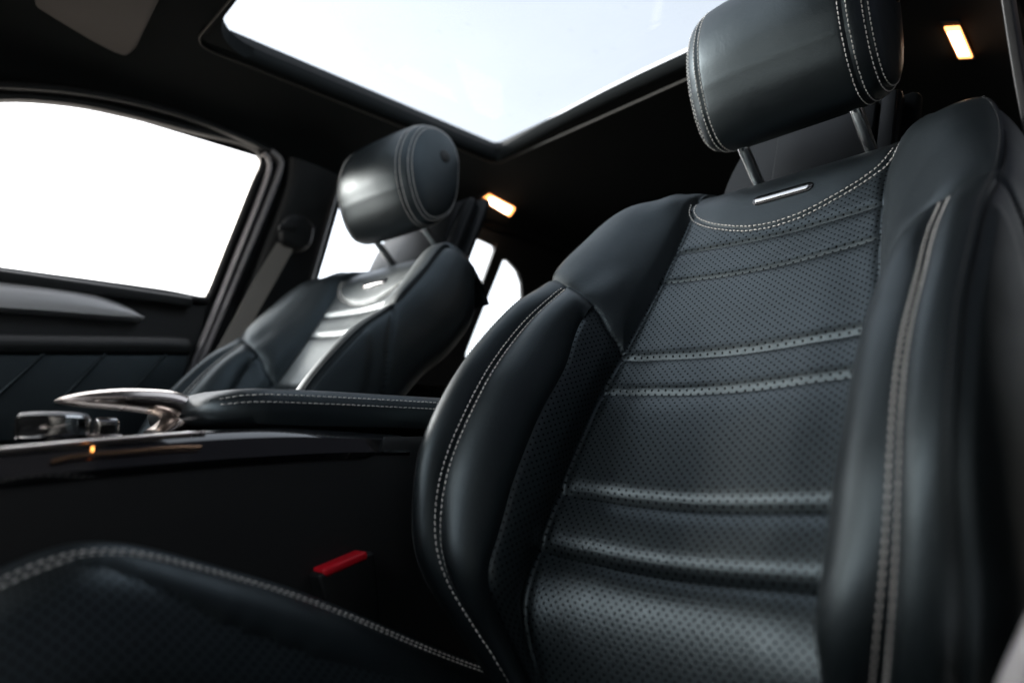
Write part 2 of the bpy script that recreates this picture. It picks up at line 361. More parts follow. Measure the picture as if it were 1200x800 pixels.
# passenger door
pd = thing('passenger_door', 'black passenger door with silver trim strip beneath the big bright window', 'door', (-.72, .1, .1))
prism('door_panel', [(-.745, -.5, .1), (-.745, .43, .1), (-.745, .47, .6), (-.745, .515, .945), (-.745, -.5, .945)], (.04, 0, 0), M['plastic'], pd, bevel=.008, seg=3)
pane('window_glass', WIN, M['glass'], pd)
sweep('window_seal', outline(WIN, .014), circ(.0085, 8, .013), M['rubber'], pd, up=(1, 0, 0), caps=False)
belt = [PX(x, y, -.70) for x, y in ((-90, 312), (0, 323), (80, 334), (160, 345), (222, 354))]
sweep('belt_moulding', spline(belt, 5), [(-.016, -.012), (.02, -.014), (.022, .004), (.008, .010), (-.016, .010)], M['plastic'], pd, bevel=.003)
up_, lo_ = [(-110, 322), (0, 329), (60, 335), (110, 345), (148, 359), (168, 372)], [(-110, 352), (0, 360), (60, 364), (110, 368), (148, 371), (168, 373)]
a, b = spline([PX(*q, -.690) for q in up_], 5), spline([PX(*q, -.672) for q in lo_], 5)
V = []
for p, q in zip(a, b):
    for t in np.linspace(0, 1, 7): V.append(p*(1-t)+q*t+np.array([.010*math.sin(math.pi*t), 0, 0]))
    V.append(q+np.array([-.03, 0, -.004])); V.append(p+np.array([-.02, 0, 0]))
mesh('silver_trim', V, gridfaces(len(a), 9, True), M['silver'], pd)
ledge = [PX(x, y, -.66) for x, y in ((-110, 398), (0, 400), (100, 401), (190, 402), (222, 404))]
sweep('door_armrest', spline(ledge, 4), [(-.05, -.012), (.01, -.022), (.018, -.004), (.004, .012), (-.05, .014)], M['plastic'], pd, bevel=.006, seg=3)
lp = [PX(x, y, -.655) for x, y in ((-120, 412), (225, 414), (212, 462), (190, 520), (-120, 520))]
prism('door_insert', lp, (-.05, 0, 0), M['leather'], pd, bevel=.008, seg=3)
for (x0, y0), (x1, y1) in (((-23, 411), (-80, 470)), ((54, 412), (-6, 466)), ((126, 412), (66, 474)), ((196, 413), (140, 474))):
    p = [PX(x0, y0, -.6545), PX((x0+x1)/2, (y0+y1)/2, -.651), PX(x1, y1, -.651)]
    sweep('diagonal_rib', spline(p, 4), circ(.0028, 8), M['leather'], pd, up=(1, 0, 0))
lk = PS(192, 347, .012)
sweep('lock_pin', [lk+np.array([0, 0, q]) for q in (-.006, .006, .012, .0145)], circ(.0028, 8), M['plastic'], pd, up=(0, 1, 0), scale=[1, 1, .9, .45])

# pillar between the doors, far side
bp_ = thing('door_pillar', 'dark door pillar with bright curved seals between passenger window and rear window', 'pillar', (-.70, .6, .2))
ws = [(-120, 96), (0, 101), (80, 107), (150, 119), (220, 138), (280, 161), (316, 177), (327, 188), (326, 203), (310, 245), (285, 305), (262, 360), (240, 412), (212, 480), (190, 560)]
sweep('weatherstrip', spline([PS(x, y, .026) for x, y in ws[:7]], 6), circ(.0075, 8, .011), M['rubber'], bp_, up=(1, 0, 0))
sweep('weatherstrip', spline([PS(x, y, .026) for x, y in ws[6:]], 6), circ(.0075, 8, .011), M['litseal'], bp_, up=(1, 0, 0))  # lit stretch of the same seal, sheen painted in by the paler colour
ws2 = [(308, 180), (314, 187), (314, 203), (299, 245), (275, 305), (254, 358), (232, 412), (204, 480), (184, 560)]
sweep('door_edge_seal', spline([PS(x, y, .030) for x, y in ws2], 6), circ(.0055, 8, .010), M['litseal'], bp_, up=(1, 0, 0))
pf = [(336, 186), (331, 222), (302, 300), (278, 362), (252, 430), (226, 520), (200, 640)]; pb = [(399, 212), (394, 226), (368, 318), (350, 372), (332, 440), (310, 540), (290, 660)]
V = []
for p, q in zip(spline([PS(x, y, .020) for x, y in pf], 4), spline([PS(x, y, .020) for x, y in pb], 4)):
    for t, o in ((0, -.012), (0, .010), (.06, .019), (.18, .023), (.5, .025), (.82, .023), (.94, .019), (1, .010), (1, -.012)): V.append(p*(1-t)+q*t+np.array([o, 0, 0]))
mesh('pillar_cover', V, gridfaces(len(V)//9, 9), M['plastic'], bp_, sharp=60)

# seat belt
sb = thing('seat_belt', 'taupe seat belt strap running down from its pillar anchor', 'seat belt', tuple(PS(340, 270, .07)))
bw = np.array([PS(x, y, .068) for x, y in ((346, 288), (320, 335), (290, 388), (262, 440), (235, 500))])
bw2 = np.array([PS(x, y, .068) for x, y in ((325, 284), (296, 332), (268, 384), (240, 434), (212, 495))])
A_, B_ = spline(bw, 5), spline(bw2, 5); V = []
for p, q in zip(A_, B_): V += [p, q, q+np.array([-.0015, 0, 0]), p+np.array([-.0015, 0, 0])]
mesh('strap', V, gridfaces(len(A_), 4, True), M['belt'], sb)
prism('anchor_cover', [PS(x, y, .05) for x, y in ((322, 268), (333, 258), (352, 262), (362, 275), (357, 296), (345, 300), (322, 292))], (.034, 0, .01), M['plastic'], sb, bevel=.010, seg=3)
prism('guide_loop', [PS(x, y, .082) for x, y in ((326, 264), (334, 261), (347, 266), (346, 272), (333, 270), (325, 274))], (.006, 0, .002), M['rubber'], sb, bevel=.003)

# rear door and quarter light
rd = thing('rear_door_window', 'tinted rear door window behind the passenger headrest', 'window', (-.70, .9, .95))
pane('window_glass', RWIN, M['rearglass'], rd); sweep('window_seal', outline(RWIN, .006), circ(.003, 8, .004), M['rubber'], rd, up=(1, 0, 0), caps=False)
qd = thing('quarter_window', 'small rear quarter window seen between the two front seats', 'window', (-.70, 1.3, .9))
pane('window_glass', QWIN, M['rearglass'], qd); sweep('window_seal', outline(QWIN, .006), circ(.003, 8, .004), M['rubber'], qd, up=(1, 0, 0), caps=False)

# rear end, near side, floor
def struct(o): o['kind'] = 'structure'; return o
struct(prism('car_floor', [(-.74, -1.0, .04), (.72, -1.0, .04), (.72, 2.3, .04), (-.74, 2.3, .04)], (0, 0, .03), M['carpet'], bevel=0))
struct(prism('rear_panel', [(-.74, 2.28, .04), (.74, 2.28, .04), (.70, 2.28, .95), (.58, 2.28, 1.36), (-.58, 2.28, 1.36), (-.70, 2.28, .95)], (0, .03, 0), M['headliner'], bevel=0))
struct(prism('near_side_trim', [(.74, .93, .04), (.74, 2.3, .04), (.735, 2.3, .949), (.60, 2.3, 1.345), (.60, .93, 1.345), (.735, .93, .949)], (.03, 0, 0), M['plastic'], bevel=0))

# pillar edge and painted sill at the right border of the picture
ps = sweep('pillar_trim_edge', spline([onplane(x, y, (0, 1, 0), (0, .80, 0)) for x, y in ((1172, -60), (1181, 0), (1188, 45), (1197, 100), (1208, 160), (1222, 240))], 5), [(-.003, -.03), (.006, -.03), (.005, .02), (.0, .022), (-.0035, .015)], M['rubber'], None, up=(0, 1, 0), bevel=.002)
tag(ps, 'thin dark grey pillar trim edge at the top right corner behind driver seat', 'pillar trim')
jb = prism('painted_door_sill', [onplane(x, y, (0, 1, 0), (0, .36, 0)) for x, y in ((1160, 812), (1172, 783), (1184, 757), (1200, 722), (1222, 690), (1290, 690), (1290, 850), (1150, 850))], (0, .04, 0), M['paint'], None, bevel=.008, seg=3)
tag(jb, 'light grey painted door sill at the bottom right corner beside driver seat', 'door sill')

# lit reading lamps in the roof lining
def roofhit(x, y):
    d = ray(x, y); t = .2
    while True:
        p = CAM+d*t
        if p[2] >= zh(p[0], p[1])-.0145 or p[0] < sx(p[2])+.016 or t > 4: return p
        t += .0015
def lamp(quad, label):
    P = [roofhit(*q) for q in quad]; c = sum(P)/4; n = np.cross(P[1]-P[0], P[3]-P[0]); n /= np.linalg.norm(n)
    if n @ (CAM-c) < 0: n = -n
    t = thing('reading_lamp', label, 'lamp', tuple(c), 'lit reading lamps at the rear')
    big = [c+(p-c)*1.28 for p in P]
    prism('bezel', [p-n*.004 for p in big], n*.006, M['plastic'], t, bevel=.002)
    prism('lens', [p+n*.001 for p in P], n*.004, M['lamp'], t, bevel=.0012)
    prism('lit_core', [c+(p-c)*.74+n*.0052 for p in P], n*.0012, M['lampw'], t, bevel=.0008)
lamp([(565, 233), (573, 227), (603, 243), (597, 252)], 'small lit orange lamp just right of the passenger headrest')
lamp([(1107, 30), (1125, 29), (1140, 65), (1124, 66)], 'small lit orange lamp right of the driver headrest')

# sun visor
zv = 1.318
sv = thing('sun_visor', 'taupe fabric sun visor folded up against the roof lining', 'sun visor', tuple(PZ(110, 30, zv)))
prism('visor_board', [PZ(x, y, zv) for x, y in ((42, -20), (36, 10), (40, 34), (55, 41), (60, 55), (70, 64), (135, 70), (150, 68), (160, 58), (205, -35))], (0, 0, .022), M['visor'], sv, bevel=.008, seg=4)
sweep('pivot_arm', spline([PZ(x, y, zv+.010) for x, y in ((5, -25), (13, 0), (18, 20), (27, 22), (45, 8))], 5), circ(.007, 10), M['chrome'], sv, up=(0, 1, .3))
prism('pivot_mount', [PZ(x, y, zv+.014) for x, y in ((4, 14), (12, 27), (27, 28), (33, 16), (24, 6), (10, 4))], (0, 0, .02), M['plastic'], sv, bevel=.005, seg=3)

# ------------------------------------------------------------------ the driver seat
SO = np.array([.40, .70, .86]); SV = np.array([0, .5, math.cos(rad(30))]); SH = np.array([0, -math.cos(rad(30)), .5]); SU = np.array([1., 0, 0])
def loc3(u, v, h): return SO + np.multiply.outer(u, SU) + np.multiply.outer(v, SV) + np.multiply.outer(h, SH)
# rows of the front cover: v, then (u,h) of insert edge A, leaf seam B, stitched seam C, outer piping D
ROWS = [
 (-.530, (.108, -.030), (.116, -.034), (.130, -.032), (.172, -.050)),
 (-.500, (.117, -.004), (.125, -.005), (.143, .003), (.184, -.008)),
 (-.470, (.126, .020), (.137, .034), (.160, .048), (.198, .046)),
 (-.440, (.134, .037), (.141, .077), (.177, .093), (.210, .098)),
 (-.400, (.138, .040), (.144, .088), (.188, .122), (.217, .129)),
 (-.350, (.138, .039), (.147, .091), (.192, .136), (.219, .150)),
 (-.300, (.138, .036), (.149, .090), (.192, .138), (.221, .154)),
 (-.250, (.137, .032), (.149, .086), (.193, .134), (.222, .149)),
 (-.200, (.135, .027), (.150, .077), (.195, .123), (.224, .137)),
 (-.160, (.132, .022), (.157, .073), (.195, .111), (.225, .124)),
 (-.125, (.130, .017), (.162, .066), (.195, .097), (.226, .110)),
 (-.080, (.126, .011), (.160, .051), (.195, .077), (.227, .085)),
 (-.030, (.122, .005), (.156, .034), (.192, .059), (.228, .067)),
 (.030, (.119, -.001), (.151, .021), (.186, .042), (.223, .046)),
 (.080, (.119, -.007), (.149, .013), (.180, .028), (.213, .029)),
 (.112, (.122, -.013), (.147, .004), (.172, .009), (.198, .002)),
]
NV = 470
vr = np.array([r[0] for r in ROWS])
ctrl = []                                      # [row][k] -> (u, v, h), k = 0..8
for v, A, B, C_, D in ROWS:
    A, B, C_, D = map(np.array, (A, B, C_, D)); dish = .008 if v < .05 else .003
    w = min(1, max(0, (-.09-v)/.05))           # 1 in the bolster, 0 on the shoulder
    mid = lambda p, q, o: (p+q)/2+np.array(o)
    ch = A[1] if v > -.36 else float(np.interp(v, [-.53, -.50, -.47, -.44, -.40, -.36], [-.010, .005, .018, .029, .038, .0395]))
    pts = [np.array([0, ch-dish]), np.array([A[0]*.55, (ch*.8+A[1]*.2)-dish*.72]), A, mid(A, B, (-.004*w, -.003*w)), B, mid(B, C_, (-.002*w, .011*w+.001)), C_, mid(C_, D, (-.001, .0055*w+.002)), D]
    ctrl.append([(p[0], v, p[1]) for p in pts])
def lastrow(vy, hy, vs, hs_):                  # rows that curl over the top: yoke part and shoulder part
    us = [0, .066, .122, .133, .145, .156, .166, .175, .183]
    out = []
    for k, u in enumerate(us):
        f = 0 if k < 2 else (.12 if k == 2 else min(1, .55+.2*(k-3)) if k < 6 else 1)
        e = 0 if k < 5 else (k-5)/3
        out.append((u, vy*(1-f)+(vs-.040*e**1.4)*f, hy*(1-f)+(hs_-.028*e)*f))
    return out
ctrl.append(lastrow(.146, -.036, .138, -.010)); ctrl.append(lastrow(.170, -.058, .150, -.028))
ctrl.append(lastrow(.186, -.080, .154, -.050)); ctrl.append(lastrow(.186, -.112, .148, -.080)); ctrl.append(lastrow(.170, -.135, .130, -.108))
ctrl = np.array(ctrl); NR = len(ctrl)
rowpar = np.r_[vr, .144, .180, .205, .235, .265]
PLEATS = [.020, -.030, -.152, -.2015, -.325, -.385]
tq = np.linspace(rowpar[0], rowpar[-1], NV)
for p_ in PLEATS: tq[np.argmin(np.abs(tq-p_))] = p_
fine = natspline(rowpar, ctrl, tq)             # [NV, 9, 3]
SEG = [26, 22, 14, 14, 12, 12, 12, 12]         # samples per span
def crspan(P, segs):
    """centripetal Catmull-Rom through the columns of P [n,k,3]"""
    Q = np.concatenate([P[:, 1:2]*np.array([-1, 1, 1]), P, (2*P[:, -1:]-P[:, -2:-1])], 1); out = []; par = []
    for i in range(len(segs)):
        p0, p1, p2, p3 = Q[:, i], Q[:, i+1], Q[:, i+2], Q[:, i+3]
        d = lambda a, b: np.maximum(np.linalg.norm(a-b, axis=-1, keepdims=True), 1e-5)**.5
        t0 = 0; t1 = t0+d(p1, p0); t2 = t1+d(p2, p1); t3 = t2+d(p3, p2)
        for s in np.linspace(0, 1, segs[i], endpoint=(i == len(segs)-1)):
            t = t1+(t2-t1)*s
            A1 = (t1-t)/(t1-t0)*p0+(t-t0)/(t1-t0)*p1; A2 = (t2-t)/(t2-t1)*p1+(t-t1)/(t2-t1)*p2; A3 = (t3-t)/(t3-t2)*p2+(t-t2)/(t3-t2)*p3
            B1 = (t2-t)/(t2-t0)*A1+(t-t0)/(t2-t0)*A2; B2 = (t3-t)/(t3-t1)*A2+(t-t1)/(t3-t1)*A3
            out.append((t2-t)/(t2-t1)*B1+(t-t1)/(t2-t1)*B2); par.append(i+s)
    return np.stack(out, 1), np.array(par)
G, KP = crspan(fine, SEG)                      # [NV, nk, 3] in (u,v,h)
# outer side: from the piping back round to the rear shell
Dc = G[:, -1]; nxt = []
side = [(.007, -.016), (.014, -.045), (.018, -.080), (.012, -.115), (-.012, -.140), (-.08, -.150), (-.16, -.152)]
tf = np.clip((tq+.02)/.20, 0, 1)[:, None]; tf = tf*tf*(3-2*tf); tf2 = np.clip((tq-.13)/.08, 0, 1)[:, None]
for du, dh in side:
    q_ = Dc+np.concatenate([du*(1-.5*tf), -.0*tf, dh*(1-.60*tf)*(1-.95*tf2)], 1)
    if (du, dh) == side[-1]: q_[:, 0] = 0
    nxt.append(q_)
ctrl2 = np.stack([G[:, -2], Dc]+nxt, 1)
def crs_open(P, n):
    Q = np.concatenate([2*P[:, :1]-P[:, 1:2], P, 2*P[:, -1:]-P[:, -2:-1]], 1); out = []
    for i in range(1, P.shape[1]):
        for s in np.linspace(0, 1, n, endpoint=(i == P.shape[1]-1)):
            a, b, c, d = Q[:, i-1], Q[:, i], Q[:, i+1], Q[:, i+2]
            out.append(.5*(2*b+(c-a)*s+(2*a-5*b+4*c-d)*s*s+(3*b-a-3*c+d)*s**3))
    return np.stack(out, 1)
G2 = crs_open(ctrl2, 7)[:, 8:]                 # starts just after D
nf = G.shape[1]; half = np.concatenate([G, G2], 1); KH = np.r_[KP, 8+np.arange(1, G2.shape[1]+1)/7.]
full = np.concatenate([half[:, :0:-1]*np.array([-1, 1, 1]), half], 1); KF = np.r_[-KH[:0:-1], KH]
_m = (np.abs(KF)[None] < 2)*np.clip((.045-tq)/.05, 0, 1)[:, None]
full[..., 1] -= .006*np.cos(np.clip(full[..., 0]/.135, -1, 1)*math.pi/2)*_m      # the pleats sag a little
NC = full.shape[1]
uu, vv, kk = full[..., 0], np.repeat(tq[:, None], NC, 1), np.repeat(KF[None], NV, 0); ak = np.abs(kk); au = np.abs(uu)
W = loc3(full[..., 0], full[..., 1], full[..., 2])
def normals(W):
    a = np.gradient(W, axis=0); b = np.gradient(W, axis=1); n = np.cross(b, a); n /= np.linalg.norm(n, axis=-1, keepdims=True)+1e-12; return n
Nn = normals(W)
if Nn[NV//2, NC//2] @ SH < 0: Nn = -Nn
# seams in (k, v)
def wingv(u): return np.interp(u, [.128, .143, .153, .165, .179, .195, .221, .245], [-.150, -.127, -.111, -.100, -.090, -.082, -.066, -.058])
def yokev(u): return np.interp(u, [0, .03, .05, .075, .095, .108, .116, .120, .124], [.036, .039, .045, .056, .069, .081, .092, .105, .125])
def pleatv(p, u): return p + 0*u
YT = .128                                       # the insert edge seam meets the yoke here
insert = (ak < 2) & (vv < yokev(au)); yoke = (ak < 2) & ~insert
wing = (ak >= 2) & (ak <= 8) & (vv > wingv(au))
bol = (ak >= 2) & (ak <= 8) & ~wing
leaf = bol & (ak >= 4) & (ak < 6); strip = bol & (ak < 4); outer = bol & (ak >= 6)
# metric distance to the seams
def polyline_dist(mask_rows_cols_pts):
    S = np.asarray(mask_rows_cols_pts); d = np.full(NV*NC, 1e9); Wf = W.reshape(-1, 3)
    for i in range(0, len(Wf), 20000):
        q = Wf[i:i+20000]; dd = ((q*q).sum(1)[:, None]+(S*S).sum(1)[None]-2*q @ S.T); d[i:i+20000] = np.sqrt(np.maximum(dd.min(1), 0))
    return d.reshape(NV, NC)
ci = lambda k: int(np.argmin(np.abs(KF-k)))
def col_seam(k, v0, v1): c = ci(k); r = (tq >= v0) & (tq <= v1); return W[r, c]
def vseam(fn, kmin, kmax):                      # seam v = fn(|u|) over columns kmin..kmax (both signs given by caller)
    pts = []; nr = []; idx = []
    for c in range(NC):
        if kmin <= KF[c] <= kmax:
            f = vv[:, c]-fn(np.abs(uu[:, c])); s = np.where(np.diff(np.sign(f)))[0]
            if len(s): i = s[0]; t = f[i]/(f[i]-f[i+1]); pts.append(W[i, c]*(1-t)+W[i+1, c]*t); nr.append(Nn[i, c]); idx.append((i+t, c))
    return np.array(pts), np.array(nr), idx
seamsA = [col_seam(s*2, -.52, YT) for s in (-1, 1)]
seamsB = [col_seam(s*4, -.52, -.128) for s in (-1, 1)]
seamsC = [col_seam(s*6, -.52, -.084) for s in (-1, 1)]
seamsD = [col_seam(s*8, -.52, .27) for s in (-1, 1)]
wingS = [vseam(wingv, 2, 8), vseam(wingv, -8, -2)]
yokeS = vseam(yokev, -2, 2)
# short link from the top of the leaf to the stitched seam
dA = polyline_dist(np.vstack(seamsA)); dB = polyline_dist(np.vstack(seamsB)); dC = polyline_dist(np.vstack(seamsC)); dD = polyline_dist(np.vstack(seamsD))
dW = polyline_dist(np.vstack([wingS[0][0], wingS[1][0]])); dY = polyline_dist(yokeS[0])
disp = np.zeros((NV, NC))
def groove(d, depth, w): return -depth*np.exp(-(d/w)**1.5)
def puff(d, amp, w): return amp*(1-np.exp(-d/w))
front = ak <= 8
disp += np.where(wing, puff(np.minimum(np.minimum(dA, dW), 9), .0075, .010)+groove(dD, .0022, .004), 0)
disp += np.where(leaf, puff(np.minimum(np.minimum(dB, dC), dW), .0075, .007), 0)
disp += np.where(strip, groove(dA, .004, .004)+puff(dB, .002, .003)+groove(dW, .004, .005), 0)
disp += np.where(outer, puff(dC, .0045, .006)+groove(dW, .004, .006)+groove(dD, .0022, .0035), 0)
disp += np.where(yoke, puff(np.minimum(dY, dA), .0035, .004), 0)
disp += np.where(insert, groove(dA, .0045, .006)+puff(dY, .0015, .004), 0)
sv1 = -.075-.020*np.maximum(ak-8, 0)**1.6; sv2 = -.135-.030*np.maximum(ak-8.6, 0)**1.6
disp += np.where((ak > 8) & (ak < 12.5), -.0025*np.exp(-((vv-sv1)/.005)**2), 0)+np.where((ak > 8.5) & (ak < 12), .003/(1+np.exp((vv-sv2)/.003)), 0)
disp += np.where(ak > 8, groove(dD, .0022, .0035)+puff(dD, .003, .012), 0)
fadeA = np.clip(dA/.014, 0, 1)**.8
for i, p in enumerate(PLEATS):
    x = vv-pleatv(p, uu); dep = [.0032, .0034, .0052, .0046, .0070, .0082][i]; wa = [.0040, .0042, .0055, .0052, .0070, .0075][i]; wb = [.006, .006, .009, .010, .012, .014][i]
    prof = np.where(x > 0, -np.exp(-(np.maximum(x, 0)/wa)**1.2), -np.exp(-(np.maximum(-x, 0)/wb)**1.0))
    roll_ = np.exp(-((x-wa*2.3)/(wa*1.6))**2)*.09
    disp += np.where(insert, dep*(prof+roll_)*(.35+.65*fadeA), 0)
# slow unevenness of the upholstery
rs = np.random.RandomState(3)
un = np.zeros_like(disp)
for _ in range(26):
    fx, fv, ph = rs.uniform(-45, 45), rs.uniform(-45, 45), rs.uniform(0, 6.28); un += np.sin(fx*uu+fv*vv+ph+8*full[..., 2])
disp += un/26*.0011*front
W2 = W+Nn*disp[..., None]
N2 = normals(W2); N2 *= np.sign((N2*Nn).sum(-1, keepdims=True))

def panel(name, cellmask, m, parent, loc, uvfn=None):
    """mesh of the chosen grid cells, keeping the smooth normals of the whole cover"""
    r, c = np.where(cellmask); ids = np.stack([r*NC+c, r*NC+c+1, (r+1)*NC+c+1, (r+1)*NC+c], 1)
    used, inv = np.unique(ids, return_inverse=True); inv = inv.reshape(ids.shape)
    v = W2.reshape(-1, 3)[used]-np.array(loc); n = N2.reshape(-1, 3)[used]
    me = bpy.data.meshes.new(name); me.from_pydata(v.tolist(), [], inv.tolist()); me.update(); me.shade_smooth()
    if uvfn is not None:
        uvl = me.uv_layers.new(name='UVMap'); U = uvfn.reshape(-1, 2)[used]; li = np.empty(len(me.loops), int); me.loops.foreach_get('vertex_index', li)
        uvl.data.foreach_set('uv', U[li].astype(np.float32).ravel())
    pn = np.empty(len(me.polygons)*3); me.polygons.foreach_get('normal', pn); pn = pn.reshape(-1, 3)
    if ((pn*n[inv[:, 0]]).sum(1) > 0).mean() < .5: me.flip_normals()
    if name in ('yoke_panel', 'shoulder_panel', 'backrest'): me.normals_split_custom_set_from_vertices(n.tolist())
    me.materials.append(m); o = bpy.data.objects.new(name, me); COL.objects.link(o); o.parent = parent
    return o
cell = lambda a: a[:-1, :-1]
def cellk(cond): return cond
kc = np.abs((KF[:-1]+KF[1:])/2)[None].repeat(NV-1, 0); ks = ((KF[:-1]+KF[1:])/2)[None].repeat(NV-1, 0)
vc = (vv[:-1, :-1]+vv[1:, 1:])/2; uc = (uu[:-1, :-1]+uu[1:, 1:])/2
c_ins = (kc < 2) & (vc < yokev(np.abs(uc))); c_yoke = (kc < 2) & ~c_ins
c_wing = (kc >= 2) & (kc <= 8) & (vc > wingv(np.abs(uc))); c_bol = (kc >= 2) & (kc <= 8) & ~c_wing
# texture coordinates in metres: along the surface sideways, and up
arc = np.concatenate([np.zeros((NV, 1)), np.cumsum(np.linalg.norm(np.diff(W, axis=1), axis=2), 1)], 1); arc -= arc[:, [ci(0)]]
arcm = arc*.3+np.repeat(arc[[NV//2]], NV, 0)*.7
uvI = np.stack([uu, vv], -1); uvS = np.stack([arcm, vv], -1)

SEATLOC = (.40, .50, .12)
seat = thing('driver_seat', 'large black leather driver seat with perforated centre, nearest the camera', 'car seat', SEATLOC, 'front car seats')
back = None
# side and rear shell carry the backrest
back = panel('backrest', (kc > 8), M['leather'], seat, SEATLOC)
edges = [-9]+sorted(PLEATS)+[9]
for i in range(7):
    lo = pleatv(edges[i], uc); hi = pleatv(edges[i+1], uc)
    panel('centre_panel', c_ins & (vc >= lo) & (vc < hi), M['perf'], back, SEATLOC, uvI)
panel('yoke_panel', c_yoke, M['leather'], back, SEATLOC)
for s in (-1, 1):
    sd_ = (ks*s > 0)
    panel('shoulder_panel', c_wing & sd_, M['leather'], back, SEATLOC)
    panel('bolster_wall', c_bol & (kc < 4) & sd_, M['perf'], back, SEATLOC, uvS)
    panel('bolster_pad', c_bol & (kc >= 4) & (kc < 6) & sd_, M['leather'], back, SEATLOC)
    panel('bolster_edge', c_bol & (kc >= 6) & sd_, M['leather'], back, SEATLOC)
# rear cover plate closing the back
# seams with contrast thread
def offset_path(rc, off):
    """rc: list of (row, col) floats -> path on the displaced cover, moved sideways by off metres"""
    P, Q = [], []
    for r, c in rc:
        r0 = int(np.clip(math.floor(r), 0, NV-2)); c0 = int(np.clip(math.floor(c), 0, NC-2)); a, b = r-r0, c-c0
        w = lambda A: (A[r0, c0]*(1-a)+A[r0+1, c0]*a)*(1-b)+(A[r0, c0+1]*(1-a)+A[r0+1, c0+1]*a)*b
        P.append(w(W)); n = w(Nn); Q.append(n/np.linalg.norm(n))
    P, Q = np.array(P), np.array(Q); T = np.gradient(P, axis=0); T /= np.linalg.norm(T, axis=1, keepdims=True); S = np.cross(T, Q); S /= np.linalg.norm(S, axis=1, keepdims=True)
    R = P+S*off
    # drop onto the displaced surface
    Wf, Df = W.reshape(-1, 3), disp.ravel(); out = []
    for p, q in zip(R, Q):
        d = ((Wf-p)**2).sum(1); i = np.argpartition(d, 4)[:4]; wgt = 1/(d[i]+1e-8); base = (Wf[i]*wgt[:, None]).sum(0)/wgt.sum(); dd = (Df[i]*wgt).sum()/wgt.sum()
        out.append(p+q*((base-p) @ q+dd+.0002))
    k = np.ones(5)/5; out = np.array(out)
    if len(out) > 12:
        sm = np.stack([np.convolve(out[:, j], k, 'same') for j in range(3)], 1); out[3:-3] = sm[3:-3]
    return out, Q
paths, nrm = [], []
def add(rc, off):
    p, q = offset_path(rc, off); paths.append(p); nrm.append(q)
rowf = lambda v: np.interp(v, tq, np.arange(NV))
for s in (-1, 1):
    c = ci(6*s); rr = np.arange(rowf(-.515), rowf(-.086), 1.0)
    for off in (-.0032, .0032): add([(r, c) for r in rr], off)
yk = yokeS[2]
for off in (-.003, .0036): add(yk, off)
stitches('stitching', paths, nrm, M['thread'], back, loc=SEATLOC)
# fine dark needlework rows beside the outer piping and insert edge
paths, nrm = [], []
for s in (-1, 1):
    rr = np.arange(rowf(-.45), rowf(.10), 1.0)
    add([(r, ci(8*s)) for r in rr], .003*s); add([(r, ci(8*s)) for r in rr], -.003*s)
stitches('dark_stitching', paths, nrm, M['dthread'], back, length=.003, gap=.0014, r=.0005, loc=SEATLOC)

# emblem plate on the yoke
def onseat(u, v, lift=0):
    c = np.argmin(np.abs(uu[int(rowf(v))]-u)+ (ak[int(rowf(v))] > 2)*9); r = int(rowf(v)); return W2[r, c]+N2[r, c]*lift, N2[r, c]
def plate(name, half_u, half_v, u0, v0, lift, thick, m, r):
    pc, n = onseat(u0, v0); du = SU; dv = np.cross(n, du); pts = []
    for x, y in rrect(-half_u, half_u, -half_v, half_v, r, 5): pts.append(pc+du*x+dv*y+n*lift)
    return prism(name, pts, n*thick, m, back, bevel=.0007, seg=2)
plate('emblem_recess', .036, .0075, .006, .083, -.0015, .0030, M['gloss'], .007)
plate('emblem', .032, .0042, .006, .0805, .0012, .0022, M['chrome'], .004)

# ---- headrest (world coordinates of the side profile: y, z)
HP = [(.7345, 1.095), (.7300, 1.130), (.7350, 1.168), (.755, 1.207), (.790, 1.234), (.835, 1.242), (.874, 1.230), (.893, 1.195), (.892, 1.150), (.884, 1.105), (.866, 1.066), (.838, 1.042), (.805, 1.030), (.774, 1.034), (.749, 1.060)]
hp = np.array(HP); hq = spline(np.vstack([hp, hp[:1]]), 8)[:-1]; NP = len(hq)
hc = np.array([.822, 1.140])
stations = [(0, 1), (.030, 1), (.060, .996), (.080, .988), (.090, .976), (.097, .958), (.103, .934), (.108, .902), (.112, .862), (.115, .80), (.1178, .70), (.1205, .5), (.1222, .25), (.1228, .0)]
st = np.array(stations); sp_ = spline(np.c_[st, np.zeros(len(st))], 8)[:, :2]; sp_[:, 1] = np.clip(sp_[:, 1], 0, 1.0)
full_s = np.vstack([np.c_[-sp_[:0:-1, 0], sp_[:0:-1, 1]], sp_]); NS = len(full_s)
hu = full_s[:, 0]; hs_ = full_s[:, 1]
HV = np.zeros((NS, NP, 3))
for i in range(NS):
    pr = hc+(hq-hc)*hs_[i]; dish = .004*(1-(hu[i]/.125)**2)
    HV[i, :, 0] = .40+hu[i]; HV[i, :, 1] = pr[:, 0]+ .014*(abs(hu[i])/.118)**2.6*np.clip((.83-pr[:, 0])/.09, 0, 1) ; HV[i, :, 2] = pr[:, 1]
def hnorm():
    P = HV; a = np.gradient(P, axis=0); b = (np.roll(P, -1, 1)-np.roll(P, 1, 1)); n = np.cross(a, b); n /= np.linalg.norm(n, axis=-1, keepdims=True)+1e-9
    c = P-np.array([.40, hc[0], hc[1]]); s = np.sign((n*c).sum(-1, keepdims=True)); return n*s
HN = hnorm()
d1 = np.abs(np.abs(hu)-.0905); i1 = [int(np.argmin(np.abs(hu-s*.0905))) for s in (-1, 1)]
i2 = [int(np.argmin(np.abs(hs_-.885)+9*(hu*s < 0))) for s in (-1, 1)]
arcs = np.r_[0, np.cumsum(np.hypot(np.diff(hu), np.diff(hs_)*.09))]
dsp = np.zeros(NS)
